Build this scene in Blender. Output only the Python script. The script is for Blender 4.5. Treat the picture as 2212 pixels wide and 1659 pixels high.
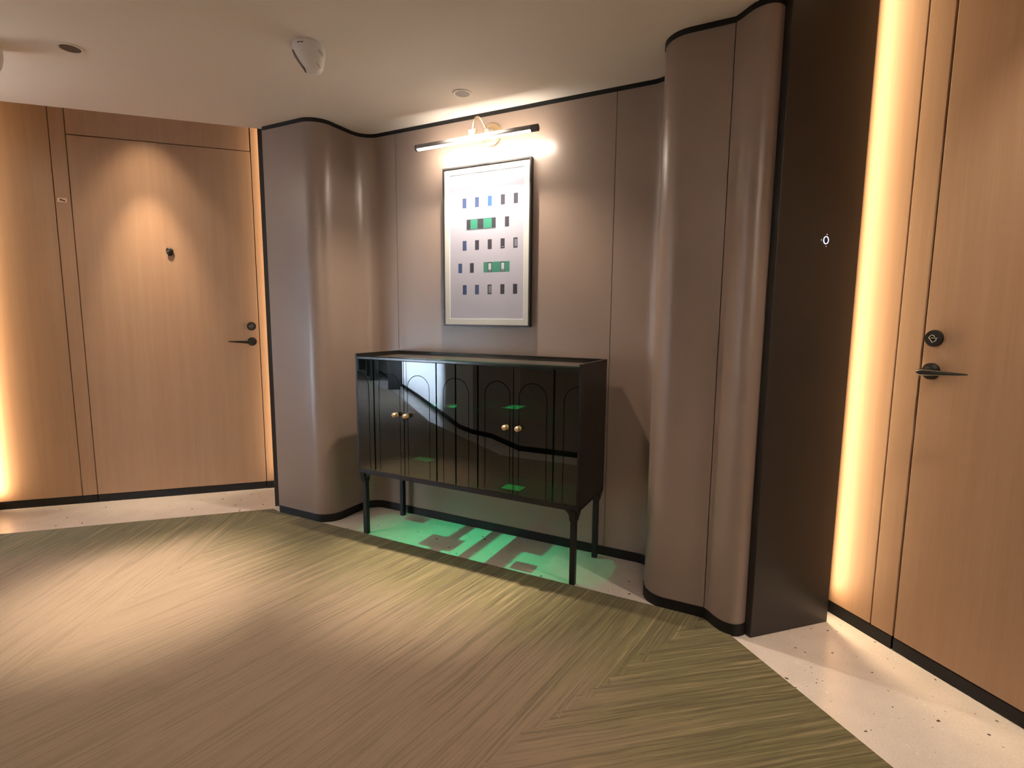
import bpy, bmesh, math, random
from mathutils import Vector, Matrix
random.seed(7)
PI = math.pi
for o in list(bpy.data.objects):
    bpy.data.objects.remove(o)
SC = bpy.context.scene
COL = SC.collection
R2 = math.sqrt(.5)

def SN(s, n, z=0.0):
    """s runs along the left door wall (45 degrees), n is perpendicular to it, towards the lobby"""
    return Vector(((s + n) * R2, (s - n) * R2, z))

# ------------------------------------------------------------------ camera
cam_d = bpy.data.cameras.new('camera')
cam = bpy.data.objects.new('camera', cam_d)
COL.objects.link(cam)
cr = Vector((0.8895655684, 0.4567343243, 0.0081470193))
cu = Vector((-0.0629406015, 0.1048836604, 0.9924907548))
cf = Vector((-0.4524501050, 0.8833986500, -0.1220480546))
M = Matrix((cr, cu, -cf)).transposed().to_4x4()
M.translation = Vector((0, 0, 1.2))
cam.matrix_world = M
cam_d.sensor_fit = 'HORIZONTAL'
cam_d.sensor_width = 36
cam_d.lens = 36 * 1141.84 / 2212
cam_d.clip_start = 0.02
SC.camera = cam

# ------------------------------------------------------------------ world, exposure, main lights
SC.view_settings.view_transform = 'Standard'
SC.view_settings.look = 'None'
SC.view_settings.gamma = 1
SC.view_settings.use_curve_mapping = False
SC.view_settings.exposure = -0.25
W = bpy.data.worlds.new('world')
SC.world = W
W.use_nodes = True
W.node_tree.nodes['Background'].inputs[0].default_value = (.9, .85, .8, 1)
W.node_tree.nodes['Background'].inputs[1].default_value = .05

ZC = 2.269          # ceiling height

def kelvin(t):
    return {2400: (1, .71, .41), 2700: (1, .76, .51), 3000: (1, .83, .65), 3500: (1, .87, .75), 4000: (1, .89, .78),
            6500: (.86, .93, 1.0), 9000: (.62, .78, 1.0)}[t]

def spot(name, loc, target, watts, angle, blend, k, soft=.03):
    d = bpy.data.lights.new(name, 'SPOT')
    d.energy = watts; d.spot_size = math.radians(angle); d.spot_blend = blend
    d.color = kelvin(k); d.shadow_soft_size = soft
    o = bpy.data.objects.new(name, d); COL.objects.link(o)
    o.location = loc
    o.rotation_euler = (Vector(target) - Vector(loc)).to_track_quat('-Z', 'Y').to_euler()
    return o

def area(name, loc, target, watts, sx, sy, k, up='Y', spread=180):
    d = bpy.data.lights.new(name, 'AREA')
    d.shape = 'RECTANGLE'; d.size = sx; d.size_y = sy; d.energy = watts; d.color = kelvin(k)
    d.spread = math.radians(spread)
    o = bpy.data.objects.new(name, d); COL.objects.link(o)
    o.location = loc
    o.rotation_euler = (Vector(target) - Vector(loc)).to_track_quat('-Z', up).to_euler()
    return o

LB = Vector((-1.44, 2.268, ZC))             # downlight over the cabinet
LL = Vector((-2.63, 1.209, ZC))             # downlight in front of the left door
spot('cabinet_downlight_lamp', LB - Vector((0, 0, .012)), (-1.44, 2.02, 0), 520, 39, 1.0, 3000, .02)
spot('cabinet_downlight_spill', LB - Vector((0, 0, .012)), (-1.44, 2.20, 0), 108, 122, .7, 3000, .02)
spot('left_downlight_lamp', LL - Vector((0, 0, .012)), (-2.44, 1.24, 0), 540, 37, 1.0, 3000, .03)
spot('left_downlight_spill', LL - Vector((0, 0, .012)), (-2.42, 1.3, 0), 30, 90, 1.0, 3000, .03)
# small downlights in the raised soffits of the two door recesses
spot('left_recess_lamp', SN(-1.14, -3.60, 2.54), SN(-1.13, -3.97, 1.22), 150, 36, 1.0, 2700, .02)
spot('left_recess_spill', SN(-1.14, -3.64, 2.54), SN(-1.13, -3.97, 1.62), 26, 66, 1.0, 2700, .02)
spot('left_recess_floor_lamp', SN(-1.14, -3.66, 2.54), SN(-1.14, -3.62, 0), 16, 84, 1.0, 3000, .03)
spot('right_recess_lamp', SN(1.60, -.80, 2.54), SN(1.58, -.85, 0), 105, 80, 1.0, 3000, .03)
# vertical LED strips behind the dark jamb panels
area('left_recess_strip_lamp', SN(-.412, -3.915, 1.29), SN(-.452, -3.97, 1.29), 5.2, .02, 2.4, 2400, spread=150)
area('left_far_strip_lamp', SN(-2.052, -3.915, 1.29), SN(-2.01, -3.97, 1.29), 10.0, .02, 2.4, 2400, spread=150)
area('right_recess_strip_lamp', SN(1.845, -1.572, 1.29), SN(1.850, -1.37, 1.29), 13.5, .02, 2.4, 2400)
# added fill lights outside the frame, standing for no known fittings
area('corridor_reflection_fill', SN(-5.5, -3.40, .60), SN(-5.5, -1.95, .55), 560, 3.8, .6, 9000, spread=30)  # added blue light so the corridor wall shows up mirrored in the sideboard

area('lobby_ceiling_fill', (.55, -.8, 1.75), (.52, -.75, 2.3), 66, .5, .2, 3500, spread=125)  # added to brighten the ceiling
area('corridor_ceiling_fill', SN(-2.6, -3.0, 1.8), SN(-2.4, -2.9, 2.3), 26, .4, .15, 3500, spread=110)  # added to brighten the ceiling on the left
area('lobby_wall_fill', (1.2, -2.6, 1.55), (-.4, 2.1, 1.3), 8, .3, .6, 3500)  # this and the next: added fill behind the camera for the walls
area('lobby_wall_fill', (3.2, -2.6, 1.55), (.3, 2.1, 1.3), 8, .3, .6, 3500)
ww = bpy.data.objects['corridor_reflection_fill']
zx = Vector((R2, R2, 0)); zz = (ww.location - Vector(SN(-5.5, -1.95, .55))).normalized(); zy = zz.cross(zx).normalized()
ww.rotation_euler = Matrix((zx, zy, zz)).transposed().to_euler()

# ------------------------------------------------------------------ materials
def newmat(name):
    m = bpy.data.materials.new(name); m.use_nodes = True
    nt = m.node_tree
    b = nt.nodes['Principled BSDF']
    return m, nt, b

def pmat(name, col, rough=.5, metal=0., spec=.5, emit=None, es=0., coat=0.):
    m, nt, b = newmat(name)
    b.inputs['Base Color'].default_value = (*col, 1)
    b.inputs['Roughness'].default_value = rough
    b.inputs['Metallic'].default_value = metal
    b.inputs['Specular IOR Level'].default_value = spec
    b.inputs['Coat Weight'].default_value = coat
    if emit:
        b.inputs['Emission Color'].default_value = (*emit, 1)
        b.inputs['Emission Strength'].default_value = es
    n = nt.nodes.new('ShaderNodeTexNoise'); n.inputs['Scale'].default_value = 35
    tc = nt.nodes.new('ShaderNodeTexCoord'); nt.links.new(tc.outputs['Object'], n.inputs['Vector'])
    mr = nt.nodes.new('ShaderNodeMapRange'); mr.inputs['To Min'].default_value = max(rough - .04, .01); mr.inputs['To Max'].default_value = rough + .04
    nt.links.new(n.outputs['Fac'], mr.inputs['Value']); nt.links.new(mr.outputs['Result'], b.inputs['Roughness'])
    return m

class N:
    """tiny node-graph helper"""
    def __init__(self, nt): self.nt = nt
    def new(self, t, **kw):
        n = self.nt.nodes.new(t)
        for k, v in kw.items(): setattr(n, k, v)
        return n
    def put(self, sock, v):
        if isinstance(v, (int, float)): sock.default_value = v
        elif isinstance(v, tuple): sock.default_value = v
        else: self.nt.links.new(v, sock)
    def math(self, op, a, b=0., c=None, clamp=False):
        n = self.new('ShaderNodeMath', operation=op, use_clamp=clamp)
        self.put(n.inputs[0], a); self.put(n.inputs[1], b)
        if c is not None: self.put(n.inputs[2], c)
        return n.outputs[0]
    def mix(self, f, a, b):
        n = self.new('ShaderNodeMix', data_type='RGBA')
        self.put(n.inputs[0], f); self.put(n.inputs[6], a); self.put(n.inputs[7], b)
        return n.outputs[2]
    def comb(self, x, y, z=0.):
        n = self.new('ShaderNodeCombineXYZ')
        self.put(n.inputs[0], x); self.put(n.inputs[1], y); self.put(n.inputs[2], z)
        return n.outputs[0]
    def noise(self, vec, scale=1., detail=2., rough=.5):
        n = self.new('ShaderNodeTexNoise')
        self.put(n.inputs['Vector'], vec); n.inputs['Scale'].default_value = scale
        n.inputs['Detail'].default_value = detail; n.inputs['Roughness'].default_value = rough
        return n.outputs['Fac']
    def rng(self, v, a, b, c=0., d=1., smooth=False):
        n = self.new('ShaderNodeMapRange'); n.clamp = True
        if smooth: n.interpolation_type = 'SMOOTHSTEP'
        self.put(n.inputs[0], v); n.inputs[1].default_value = a; n.inputs[2].default_value = b
        n.inputs[3].default_value = c; n.inputs[4].default_value = d
        return n.outputs[0]
    def obj(self):
        tc = self.new('ShaderNodeTexCoord'); sp = self.new('ShaderNodeSeparateXYZ')
        self.nt.links.new(tc.outputs['Object'], sp.inputs[0])
        return tc.outputs['Object'], sp.outputs[0], sp.outputs[1], sp.outputs[2]
    def bump(self, h, strength, dist=.001):
        n = self.new('ShaderNodeBump'); n.inputs['Strength'].default_value = strength; n.inputs['Distance'].default_value = dist
        self.put(n.inputs['Height'], h); return n.outputs[0]

def wood_mat():
    m, nt, b = newmat('wood_veneer'); g = N(nt); v, x, y, z = g.obj()
    oi = g.new('ShaderNodeObjectInfo').outputs['Random']
    off = g.math('MULTIPLY', oi, 9.)
    n1 = g.noise(g.comb(g.math('MULTIPLY_ADD', x, 26., off), 0., g.math('MULTIPLY', z, .9)), 1., 4., .6)
    n2 = g.noise(g.comb(g.math('MULTIPLY_ADD', x, 160., off), 0., g.math('MULTIPLY', z, 5.)), 1., 2., .6)
    n3 = g.noise(g.comb(g.math('MULTIPLY_ADD', x, 3., off), 0., g.math('MULTIPLY', z, .6)), 1., 2.)
    c = g.mix(g.rng(n1, .3, .72), (.375, .23, .14, 1), (.425, .272, .170, 1))
    c = g.mix(g.rng(n2, .42, .75, 0., .22), c, (.27, .165, .095, 1))
    c = g.mix(g.rng(n3, .35, .7, 0., .35), c, (.36, .205, .125, 1))
    g.put(b.inputs['Base Color'], c); b.inputs['Roughness'].default_value = .5
    b.inputs['Specular IOR Level'].default_value = .35
    g.put(b.inputs['Normal'], g.bump(n2, .12))
    return m

def leather_mat():
    m, nt, b = newmat('taupe_leather_wallcovering'); g = N(nt); v, x, y, z = g.obj()
    vo = g.new('ShaderNodeTexVoronoi'); vo.inputs['Scale'].default_value = 420; nt.links.new(v, vo.inputs['Vector'])
    n1 = g.noise(v, 2.2, 3.)
    c = g.mix(g.rng(n1, .3, .7), (.250, .186, .152, 1), (.277, .206, .170, 1))
    g.put(b.inputs['Base Color'], c); b.inputs['Roughness'].default_value = .33
    b.inputs['Specular IOR Level'].default_value = .85
    g.put(b.inputs['Normal'], g.bump(vo.outputs['Distance'], .10, .0006))
    return m

def terrazzo_mat():
    m, nt, b = newmat('terrazzo'); g = N(nt); v, x, y, z = g.obj()
    base = g.mix(g.rng(g.noise(v, 9., 4.), .3, .7), (.74, .67, .61, 1), (.82, .75, .69, 1))
    base = g.mix(g.rng(g.noise(v, 160., 2.), .35, .75, 0., .3), base, (.5, .43, .38, 1))
    for sc, thr, rad, col, st in ((34., .86, .22, (.09, .07, .06, 1), 1.0), (61., .80, .2, (.17, .13, .11, 1), .75), (48., .74, .26, (.86, .82, .78, 1), .7), (26., .9, .16, (.12, .09, .07, 1), .9)):
        w = g.new('ShaderNodeVectorMath', operation='ADD')
        nz = g.new('ShaderNodeTexNoise'); nz.inputs['Scale'].default_value = 90
        nt.links.new(v, nz.inputs['Vector'])
        sc2 = g.new('ShaderNodeVectorMath', operation='SCALE'); sc2.inputs['Scale'].default_value = .012
        nt.links.new(nz.outputs['Color'], sc2.inputs[0]); nt.links.new(v, w.inputs[0]); nt.links.new(sc2.outputs[0], w.inputs[1])
        vo = g.new('ShaderNodeTexVoronoi'); vo.inputs['Scale'].default_value = sc; nt.links.new(w.outputs[0], vo.inputs['Vector'])
        sp = g.new('ShaderNodeSeparateColor'); nt.links.new(vo.outputs['Color'], sp.inputs[0])
        pick = g.math('GREATER_THAN', sp.outputs[0], thr)
        size = g.math('MULTIPLY', sp.outputs[1], rad)
        chip = g.math('LESS_THAN', vo.outputs['Distance'], size)
        f = g.math('MULTIPLY', g.math('MULTIPLY', pick, chip), st)
        base = g.mix(f, base, col)
    g.put(b.inputs['Base Color'], base); b.inputs['Roughness'].default_value = .16
    b.inputs['Specular IOR Level'].default_value = .5
    return m

def carpet_mat():
    m, nt, b = newmat('chevron_carpet'); g = N(nt); v, x, y, z = g.obj()
    wob = g.math('MULTIPLY', g.math('SUBTRACT', g.noise(v, 26., 2.), .5), .14)
    fL = g.math('ADD', g.math('ADD', g.math('MULTIPLY', g.math('ADD', x, 2.78), -.924), g.math('MULTIPLY', g.math('SUBTRACT', y, 2.09), -.383)), wob)
    fR = g.math('ADD', g.math('ADD', g.math('MULTIPLY', g.math('ADD', x, .335), .924), g.math('MULTIPLY', g.math('SUBTRACT', y, 1.87), -.383)), wob)
    iL = g.math('GREATER_THAN', fL, 0.); iR = g.math('GREATER_THAN', fR, 0.)
    iM = g.math('SUBTRACT', 1., g.math('ADD', iL, iR))
    def sel(a, c, d):
        return g.math('ADD', g.math('ADD', g.math('MULTIPLY', iL, a), g.math('MULTIPLY', iM, c)), g.math('MULTIPLY', iR, d))
    th = [math.radians(q) for q in (121, 82, 39)]
    ct = sel(*[math.cos(t) for t in th]); st = sel(*[math.sin(t) for t in th])
    u = g.math('ADD', g.math('MULTIPLY', x, ct), g.math('MULTIPLY', y, st))
    w = g.math('SUBTRACT', g.math('MULTIPLY', y, ct), g.math('MULTIPLY', x, st))
    w = g.math('ADD', w, sel(0., 7.3, 15.1))
    bend = g.math('MULTIPLY', g.math('SUBTRACT', g.noise(g.comb(g.math('MULTIPLY', u, 2.), g.math('MULTIPLY', w, 6.)), 1., 2.), .5), .03)
    w = g.math('ADD', w, bend)
    s0 = g.noise(g.comb(g.math('MULTIPLY', u, .9), g.math('MULTIPLY', w, 30.), 5.), 1., 2., .5)
    sa = g.noise(g.comb(g.math('MULTIPLY', u, 1.9), g.math('MULTIPLY', w, 105.)), 1., 5., .75)
    s1 = g.math('ADD', g.math('MULTIPLY', s0, .22), g.math('MULTIPLY', sa, .78))
    s2 = g.noise(g.comb(g.math('MULTIPLY', u, 6.), g.math('MULTIPLY', w, 190.), 3.), 1., 3., .65)
    s3 = g.noise(g.comb(g.math('MULTIPLY', u, 1.3), g.math('MULTIPLY', w, 7.), 9.), 1., 2.)
    fuzz = g.noise(v, 420., 3., .7)
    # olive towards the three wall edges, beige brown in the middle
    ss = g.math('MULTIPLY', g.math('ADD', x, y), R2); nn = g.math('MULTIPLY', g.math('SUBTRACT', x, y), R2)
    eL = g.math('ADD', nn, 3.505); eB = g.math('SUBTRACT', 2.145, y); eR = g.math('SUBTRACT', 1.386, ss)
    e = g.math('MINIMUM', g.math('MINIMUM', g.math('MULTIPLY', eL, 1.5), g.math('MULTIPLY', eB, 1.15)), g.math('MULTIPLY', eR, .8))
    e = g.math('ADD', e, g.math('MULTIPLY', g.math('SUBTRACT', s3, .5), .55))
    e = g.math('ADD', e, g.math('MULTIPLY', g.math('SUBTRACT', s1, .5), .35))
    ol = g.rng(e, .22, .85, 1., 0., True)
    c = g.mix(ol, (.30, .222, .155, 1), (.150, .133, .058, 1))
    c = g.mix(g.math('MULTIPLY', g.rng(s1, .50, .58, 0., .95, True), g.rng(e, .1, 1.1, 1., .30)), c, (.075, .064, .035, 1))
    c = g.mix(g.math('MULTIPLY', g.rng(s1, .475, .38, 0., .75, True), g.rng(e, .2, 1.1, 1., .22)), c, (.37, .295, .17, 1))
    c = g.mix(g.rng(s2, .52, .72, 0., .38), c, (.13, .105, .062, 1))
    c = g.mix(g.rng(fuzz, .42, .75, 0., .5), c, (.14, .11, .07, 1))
    g.put(b.inputs['Base Color'], c)
    b.inputs['Roughness'].default_value = .95; b.inputs['Specular IOR Level'].default_value = .1
    b.inputs['Sheen Weight'].default_value = .15
    h = g.math('ADD', g.math('MULTIPLY', s1, 1.2), g.math('ADD', g.math('MULTIPLY', s2, .6), g.math('MULTIPLY', fuzz, .7)))
    g.put(b.inputs['Normal'], g.bump(h, .55, .004))
    return m

def tint_glass(name, tint, body, body_amt, ior=1.5, rough=.012):
    """thin tinted glass: lets coloured light through, mirrors by Fresnel on its outer face"""
    m = bpy.data.materials.new(name); m.use_nodes = True; nt = m.node_tree; nt.nodes.clear(); g = N(nt)
    out = g.new('ShaderNodeOutputMaterial')
    tr = g.new('ShaderNodeBsdfTransparent'); tr.inputs[0].default_value = (*tint, 1)
    df = g.new('ShaderNodeBsdfDiffuse'); df.inputs[0].default_value = (*body, 1)
    gl = g.new('ShaderNodeBsdfGlossy'); gl.inputs['Roughness'].default_value = rough; gl.inputs[0].default_value = (1, 1, 1, 1)
    mx = g.new('ShaderNodeMixShader'); mx.inputs[0].default_value = body_amt
    nt.links.new(tr.outputs[0], mx.inputs[1]); nt.links.new(df.outputs[0], mx.inputs[2])
    fr = g.new('ShaderNodeFresnel'); fr.inputs[0].default_value = ior
    ge = g.new('ShaderNodeNewGeometry')
    f = g.math('MULTIPLY', fr.outputs[0], g.math('SUBTRACT', 1., ge.outputs['Backfacing']), clamp=True)
    m2 = g.new('ShaderNodeMixShader'); nt.links.new(f, m2.inputs[0])
    nt.links.new(mx.outputs[0], m2.inputs[1]); nt.links.new(gl.outputs[0], m2.inputs[2])
    nt.links.new(m2.outputs[0], out.inputs[0])
    return m

MT = dict(
    wood=wood_mat(), leather=leather_mat(), terrazzo=terrazzo_mat(), carpet=carpet_mat(),
    ceiling=pmat('ceiling_paint', (.86, .815, .765), .9, spec=.2),
    black=pmat('black_trim', (.006, .0055, .005), .5, spec=.3),
    backing=pmat('dark_reveal', (.02, .014, .01), .8),
    bronze=pmat('dark_bronze_panel', (.021, .018, .016), .38, .0, .5),
    lacquer=pmat('black_lacquer', (.012, .011, .010), .22),
    lacquer_side=pmat('black_satin_lacquer', (.008, .006, .005), .4, spec=.35),
    leg=pmat('black_metal', (.006, .0055, .005), .45, spec=.35),
    door_glass=tint_glass('dark_green_glass', (.06, .50, .36), (.004, .005, .005), .2, 1.85),
    pane_glass=tint_glass('green_glass', (.28, .90, .80), (.02, .30, .20), .04, 1.5),
    toptint=tint_glass('reflection_tinted_top_glass', (.27, .90, .80), (.16, .115, .10), .12, 1.5),  # brown body stands in for the wall reflected in the top
    glint_glass=tint_glass('green_glint_glass', (.36, .94, .76), (.03, .80, .50), .85, 1.5),  # diffuse green standing in for light caught inside the sideboard
    brass=pmat('pale_brass', (.80, .62, .40), .32, .75),
    gold=pmat('warm_gold_metal', (.86, .68, .44), .25, .9),
    silver=pmat('satin_aluminium', (.72, .69, .66), .32, .85),
    housing=pmat('grey_painted_housing', (.22, .205, .20), .45),
    darkcap=pmat('grey_end_cap', (.10, .09, .085), .4, .3),
    led=pmat('led_diffuser', (1, .95, .9), .5, emit=(1, .87, .72), es=100),
    frame=pmat('black_frame', (.018, .017, .017), .4),
    mat=pmat('white_mat_board', (.72, .71, .70), .85),
    matcut=pmat('white_mat_bevel', (.95, .95, .94), .7),
    print=pmat('pale_wall_print', (.52, .51, .63), .7),
    p_blue=pmat('print_blue', (.05, .085, .22), .6), p_sky=pmat('print_sky_blue', (.045, .14, .36), .6),
    p_slate=pmat('print_slate', (.045, .045, .07), .6), p_green=pmat('print_green', (.045, .30, .20), .6),
    p_teal=pmat('print_teal', (.045, .27, .20), .6), p_white=pmat('print_white', (.62, .64, .70), .6),
    p_grey=pmat('print_grey', (.22, .24, .30), .6),
    plastic=pmat('white_plastic', (.88, .86, .86), .35),
    dark_plastic=pmat('dark_plastic', (.012, .010, .010), .3),
    mark=pmat('dark_print', (.03, .025, .02), .6),
    seam=pmat('shadow_seam', (.25, .22, .2), .6),
    dl_ring=pmat('white_trim_ring', (.85, .80, .74), .4),
    dl_cup=pmat('grey_reflector', (.07, .07, .07), .3, .5),
    dl_lens=pmat('lamp_lens', (.5, .5, .5), .2, emit=(1, .8, .6), es=.15),
    hardware=pmat('dark_bronze_hardware', (.03, .026, .022), .3, .6),
    etched=pmat('pale_etched_mark', (.5, .46, .40), .5, .2),
    plate=pmat('pale_copper_plate', (.75, .50, .36), .4, .2),
    ring=pmat('lit_ring', (1, 1, 1), .5, emit=(.75, .85, 1), es=2.2),
    ringdot=pmat('lit_dot', (1, 1, 1), .5, emit=(1, .9, .75), es=1.0),
    ringglass=pmat('blue_glass', (.01, .015, .06), .1),
    sky=pmat('bright_daylight_pane', (.9, .95, 1), .5, emit=(.66, .82, 1), es=6.0),
    mid_wall=pmat('shaded_lobby_wall', (.34, .31, .29), .6),  # darker copy of the corridor wall tone, standing in for shade
    far_wall=pmat('pale_corridor_wall', (.82, .81, .80), .6),
)
gz = tint_glass('picture_glass', (.97, .98, .98), (1, 1, 1), 0., 1.45, .02)
MT['glazing'] = gz

# ------------------------------------------------------------------ builders
def link(name, bm, mats, parent=None, smooth=False, kind=None, loc=None, rotz=0.):
    bmesh.ops.recalc_face_normals(bm, faces=bm.faces[:])
    me = bpy.data.meshes.new(name)
    if smooth:
        for f in bm.faces: f.smooth = True
    bm.to_mesh(me); bm.free()
    if not isinstance(mats, (list, tuple)): mats = [mats]
    for m in mats: me.materials.append(m)
    if any(p.use_smooth for p in me.polygons): me.set_sharp_from_angle(angle=math.radians(35))
    o = bpy.data.objects.new(name, me); COL.objects.link(o)
    if parent is not None: o.parent = parent
    if loc is not None: o.location = loc
    o.rotation_euler = (0, 0, rotz)
    if kind: o['kind'] = kind
    return o

def thing(name, label, cat, loc=(0, 0, 0), rotz=0., group=None):
    o = bpy.data.objects.new(name, None); COL.objects.link(o)
    o.empty_display_size = .1
    o.location = loc; o.rotation_euler = (0, 0, rotz)
    o['label'] = label; o['category'] = cat
    if group: o['group'] = group
    return o

def box(bm, x0, x1, y0, y1, z0, z1, bev=0., mat=0):
    b2 = bmesh.new()
    v = [b2.verts.new((x, y, z)) for z in (z0, z1) for y in (y0, y1) for x in (x0, x1)]
    for f in ((0, 2, 3, 1), (4, 5, 7, 6), (0, 1, 5, 4), (2, 6, 7, 3), (0, 4, 6, 2), (1, 3, 7, 5)):
        b2.faces.new([v[i] for i in f])
    if bev > 0: bmesh.ops.bevel(b2, geom=b2.edges[:], offset=bev, segments=2, profile=.6, affect='EDGES')
    merge(bm, b2, mat)

def merge(bm, b2, mat=0, M=None):
    if M is not None: bmesh.ops.transform(b2, matrix=M, verts=b2.verts[:])
    mp = {v: bm.verts.new(v.co) for v in b2.verts}
    for f in b2.faces:
        try:
            nf = bm.faces.new([mp[v] for v in f.verts]); nf.material_index = mat; nf.smooth = f.smooth
        except ValueError: pass
    b2.free()

def prism(bm, poly, z0, z1, mat=0):
    a = [bm.verts.new((p[0], p[1], z0)) for p in poly]; c = [bm.verts.new((p[0], p[1], z1)) for p in poly]
    n = len(poly)
    fs = [bm.faces.new(a[::-1]), bm.faces.new(c)]
    for i in range(n): fs.append(bm.faces.new((a[i], a[(i + 1) % n], c[(i + 1) % n], c[i])))
    for f in fs: f.material_index = mat

def sheet(bm, prof, z0, z1, off0, off1, mat=0):
    """vertical slab following a plan polyline; off = offset towards the room (left of travel is away)"""
    def offs(d):
        out = []
        for i, p in enumerate(prof):
            a = Vector(prof[max(i - 1, 0)]); b = Vector(prof[min(i + 1, len(prof) - 1)])
            t = (b - a).normalized(); nr = Vector((t.y, -t.x))
            out.append(Vector(p) + nr * d)
        return out
    A, B = offs(off1), offs(off0)
    rows = [[bm.verts.new((p.x, p.y, z)) for p in P] for P, z in ((A, z0), (A, z1), (B, z1), (B, z0))]
    n = len(prof)
    for k in range(4):
        r0, r1 = rows[k], rows[(k + 1) % 4]
        for i in range(n - 1):
            f = bm.faces.new((r0[i], r0[i + 1], r1[i + 1], r1[i])); f.material_index = mat; f.smooth = (k in (0, 2))
    bm.faces.new([r[0] for r in rows]); bm.faces.new([r[-1] for r in rows][::-1])

def lathe(bm, prof, n=28, mat=0, M=None, smooth=True):
    """prof: list of (radius, height) turned about +Z, then placed with M"""
    b2 = bmesh.new(); rings = []
    for r, h in prof:
        if r < 1e-6: rings.append([b2.verts.new((0, 0, h))])
        else: rings.append([b2.verts.new((r * math.cos(2 * PI * i / n), r * math.sin(2 * PI * i / n), h)) for i in range(n)])
    for a, c in zip(rings, rings[1:]):
        for i in range(n):
            j = (i + 1) % n
            if len(a) == 1 and len(c) == 1: continue
            if len(a) == 1: f = b2.faces.new((a[0], c[j], c[i]))
            elif len(c) == 1: f = b2.faces.new((a[i], a[j], c[0]))
            else: f = b2.faces.new((a[i], a[j], c[j], c[i]))
            f.smooth = smooth
    if len(rings[0]) > 1: b2.faces.new(rings[0][::-1])
    if len(rings[-1]) > 1: b2.faces.new(rings[-1])
    merge(bm, b2, mat, M)

def tube(bm, path, rad, n=12, mat=0, closed=False):
    path = [Vector(p) for p in path]; N_ = len(path)
    rads = rad if isinstance(rad, (list, tuple)) else [rad] * N_
    rings = []; ref = None
    for i, p in enumerate(path):
        if closed: t = (path[(i + 1) % N_] - path[i - 1]).normalized()
        else: t = (path[min(i + 1, N_ - 1)] - path[max(i - 1, 0)]).normalized()
        if ref is None: ref = Vector((0, 0, 1)) if abs(t.z) < .9 else Vector((1, 0, 0))
        a = ref.cross(t).normalized(); c = t.cross(a).normalized(); ref = c
        rings.append([bm.verts.new(p + (a * math.cos(2 * PI * k / n) + c * math.sin(2 * PI * k / n)) * rads[i]) for k in range(n)])
    m = N_ if closed else N_ - 1
    for i in range(m):
        a, c = rings[i], rings[(i + 1) % N_]
        for k in range(n):
            f = bm.faces.new((a[k], a[(k + 1) % n], c[(k + 1) % n], c[k])); f.smooth = True; f.material_index = mat
    if not closed:
        for r in (rings[0][::-1], rings[-1]):
            f = bm.faces.new(r); f.material_index = mat

FRONT = Matrix.Rotation(PI / 2, 4, 'X')        # lathe axis +Z -> -Y (out of a wall whose local y runs into it)
def at(x, y, z): return Matrix.Translation((x, y, z))

def arc(cx, cy, r, a0, a1, n=10):
    return [(cx + r * math.cos(math.radians(a0 + (a1 - a0) * i / n)), cy + r * math.sin(math.radians(a0 + (a1 - a0) * i / n))) for i in range(n + 1)]

# ================================================================== SETTING
# floor
bm = bmesh.new(); box(bm, -11, 5.4, -9.4, 3.6, -.08, 0)
link('floor', bm, MT['terrazzo'], kind='structure')

# ceiling: main slab up to the front line of the two door recesses
NE, SE = -3.455, 1.462
cpoly = [SN(-12, NE), SN(-.2, NE), SN(-.2, -3.9), (-2.6, 2.75, 0), (-.15, 2.75, 0), SN(SE, -1.9), SN(SE, 6.2), SN(-12, 6.2)]
bm = bmesh.new(); prism(bm, [(p[0], p[1]) for p in cpoly], ZC, ZC + .10)
ceiling = link('ceiling', bm, MT['ceiling'], kind='structure')
# raised soffits over the recesses, with their fascias
bm = bmesh.new()
prism(bm, [tuple(SN(a, c)[:2]) for a, c in ((-2.1, NE), (-.36, NE), (-.36, -4.02), (-2.1, -4.02))], 2.56, 2.60)
prism(bm, [tuple(SN(a, c)[:2]) for a, c in ((-2.1, NE), (-.36, NE), (-.36, NE - .02), (-2.1, NE - .02))], ZC, 2.56)
link('soffit_left', bm, MT['ceiling'], parent=ceiling)
bm = bmesh.new()
prism(bm, [tuple(SN(a, c)[:2]) for a, c in ((SE, -1.62), (SE, .3), (1.95, .3), (1.95, -1.62))], 2.56, 2.60)
prism(bm, [tuple(SN(a, c)[:2]) for a, c in ((SE, -1.62), (SE, .3), (SE + .02, .3), (SE + .02, -1.62))], ZC, 2.56)
link('soffit_right', bm, MT['ceiling'], parent=ceiling)

# back wall: leather panels with a curved plan
F0 = 2.152
P1 = [(-2.85, 2.295), (-2.712, F0)] + [(-2.705, F0)] + [(-2.6, F0), (-2.5, F0)] + arc(-2.405, F0 + .11, .11, -90, 0, 12) + [(-2.296, 2.30), (-2.296, 2.36)] + arc(-2.19, 2.42, .105, 180, 90, 12) + [(-2.12, 2.525), (-2.0615, 2.525)]
P2 = [(-2.0585, 2.525), (-1.4, 2.525), (-.7585, 2.525)]
P3 = [(-.7555, 2.525), (-.66, 2.525)] + arc(-.59, 2.42, .105, 90, 0, 12) + [(-.4845, 2.34), (-.4845, 2.29)] + arc(-.375, F0 + .11, .11, 180, 270, 12) + [(-.3, F0), (-.2225, F0)]
P4 = [(-.2195, F0 - .002), (-.205, F0 - .014), (-.178, F0 - .042), (-.158, F0 - .060), (-.140, F0 - .070), (-.120, F0 - .0755), (-.102, F0 - .074), (-.086, F0 - .066), (-.072, F0 - .050), (-.063, F0 - .030), (-.058, F0 - .008)]
def dense(prof, step=.03):
    out = [prof[0]]
    for a, c in zip(prof, prof[1:]):
        d = math.dist(a, c); k = max(1, int(d / step))
        for i in range(1, k + 1): out.append((a[0] + (c[0] - a[0]) * i / k, a[1] + (c[1] - a[1]) * i / k))
    return out
bm = bmesh.new()
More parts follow.
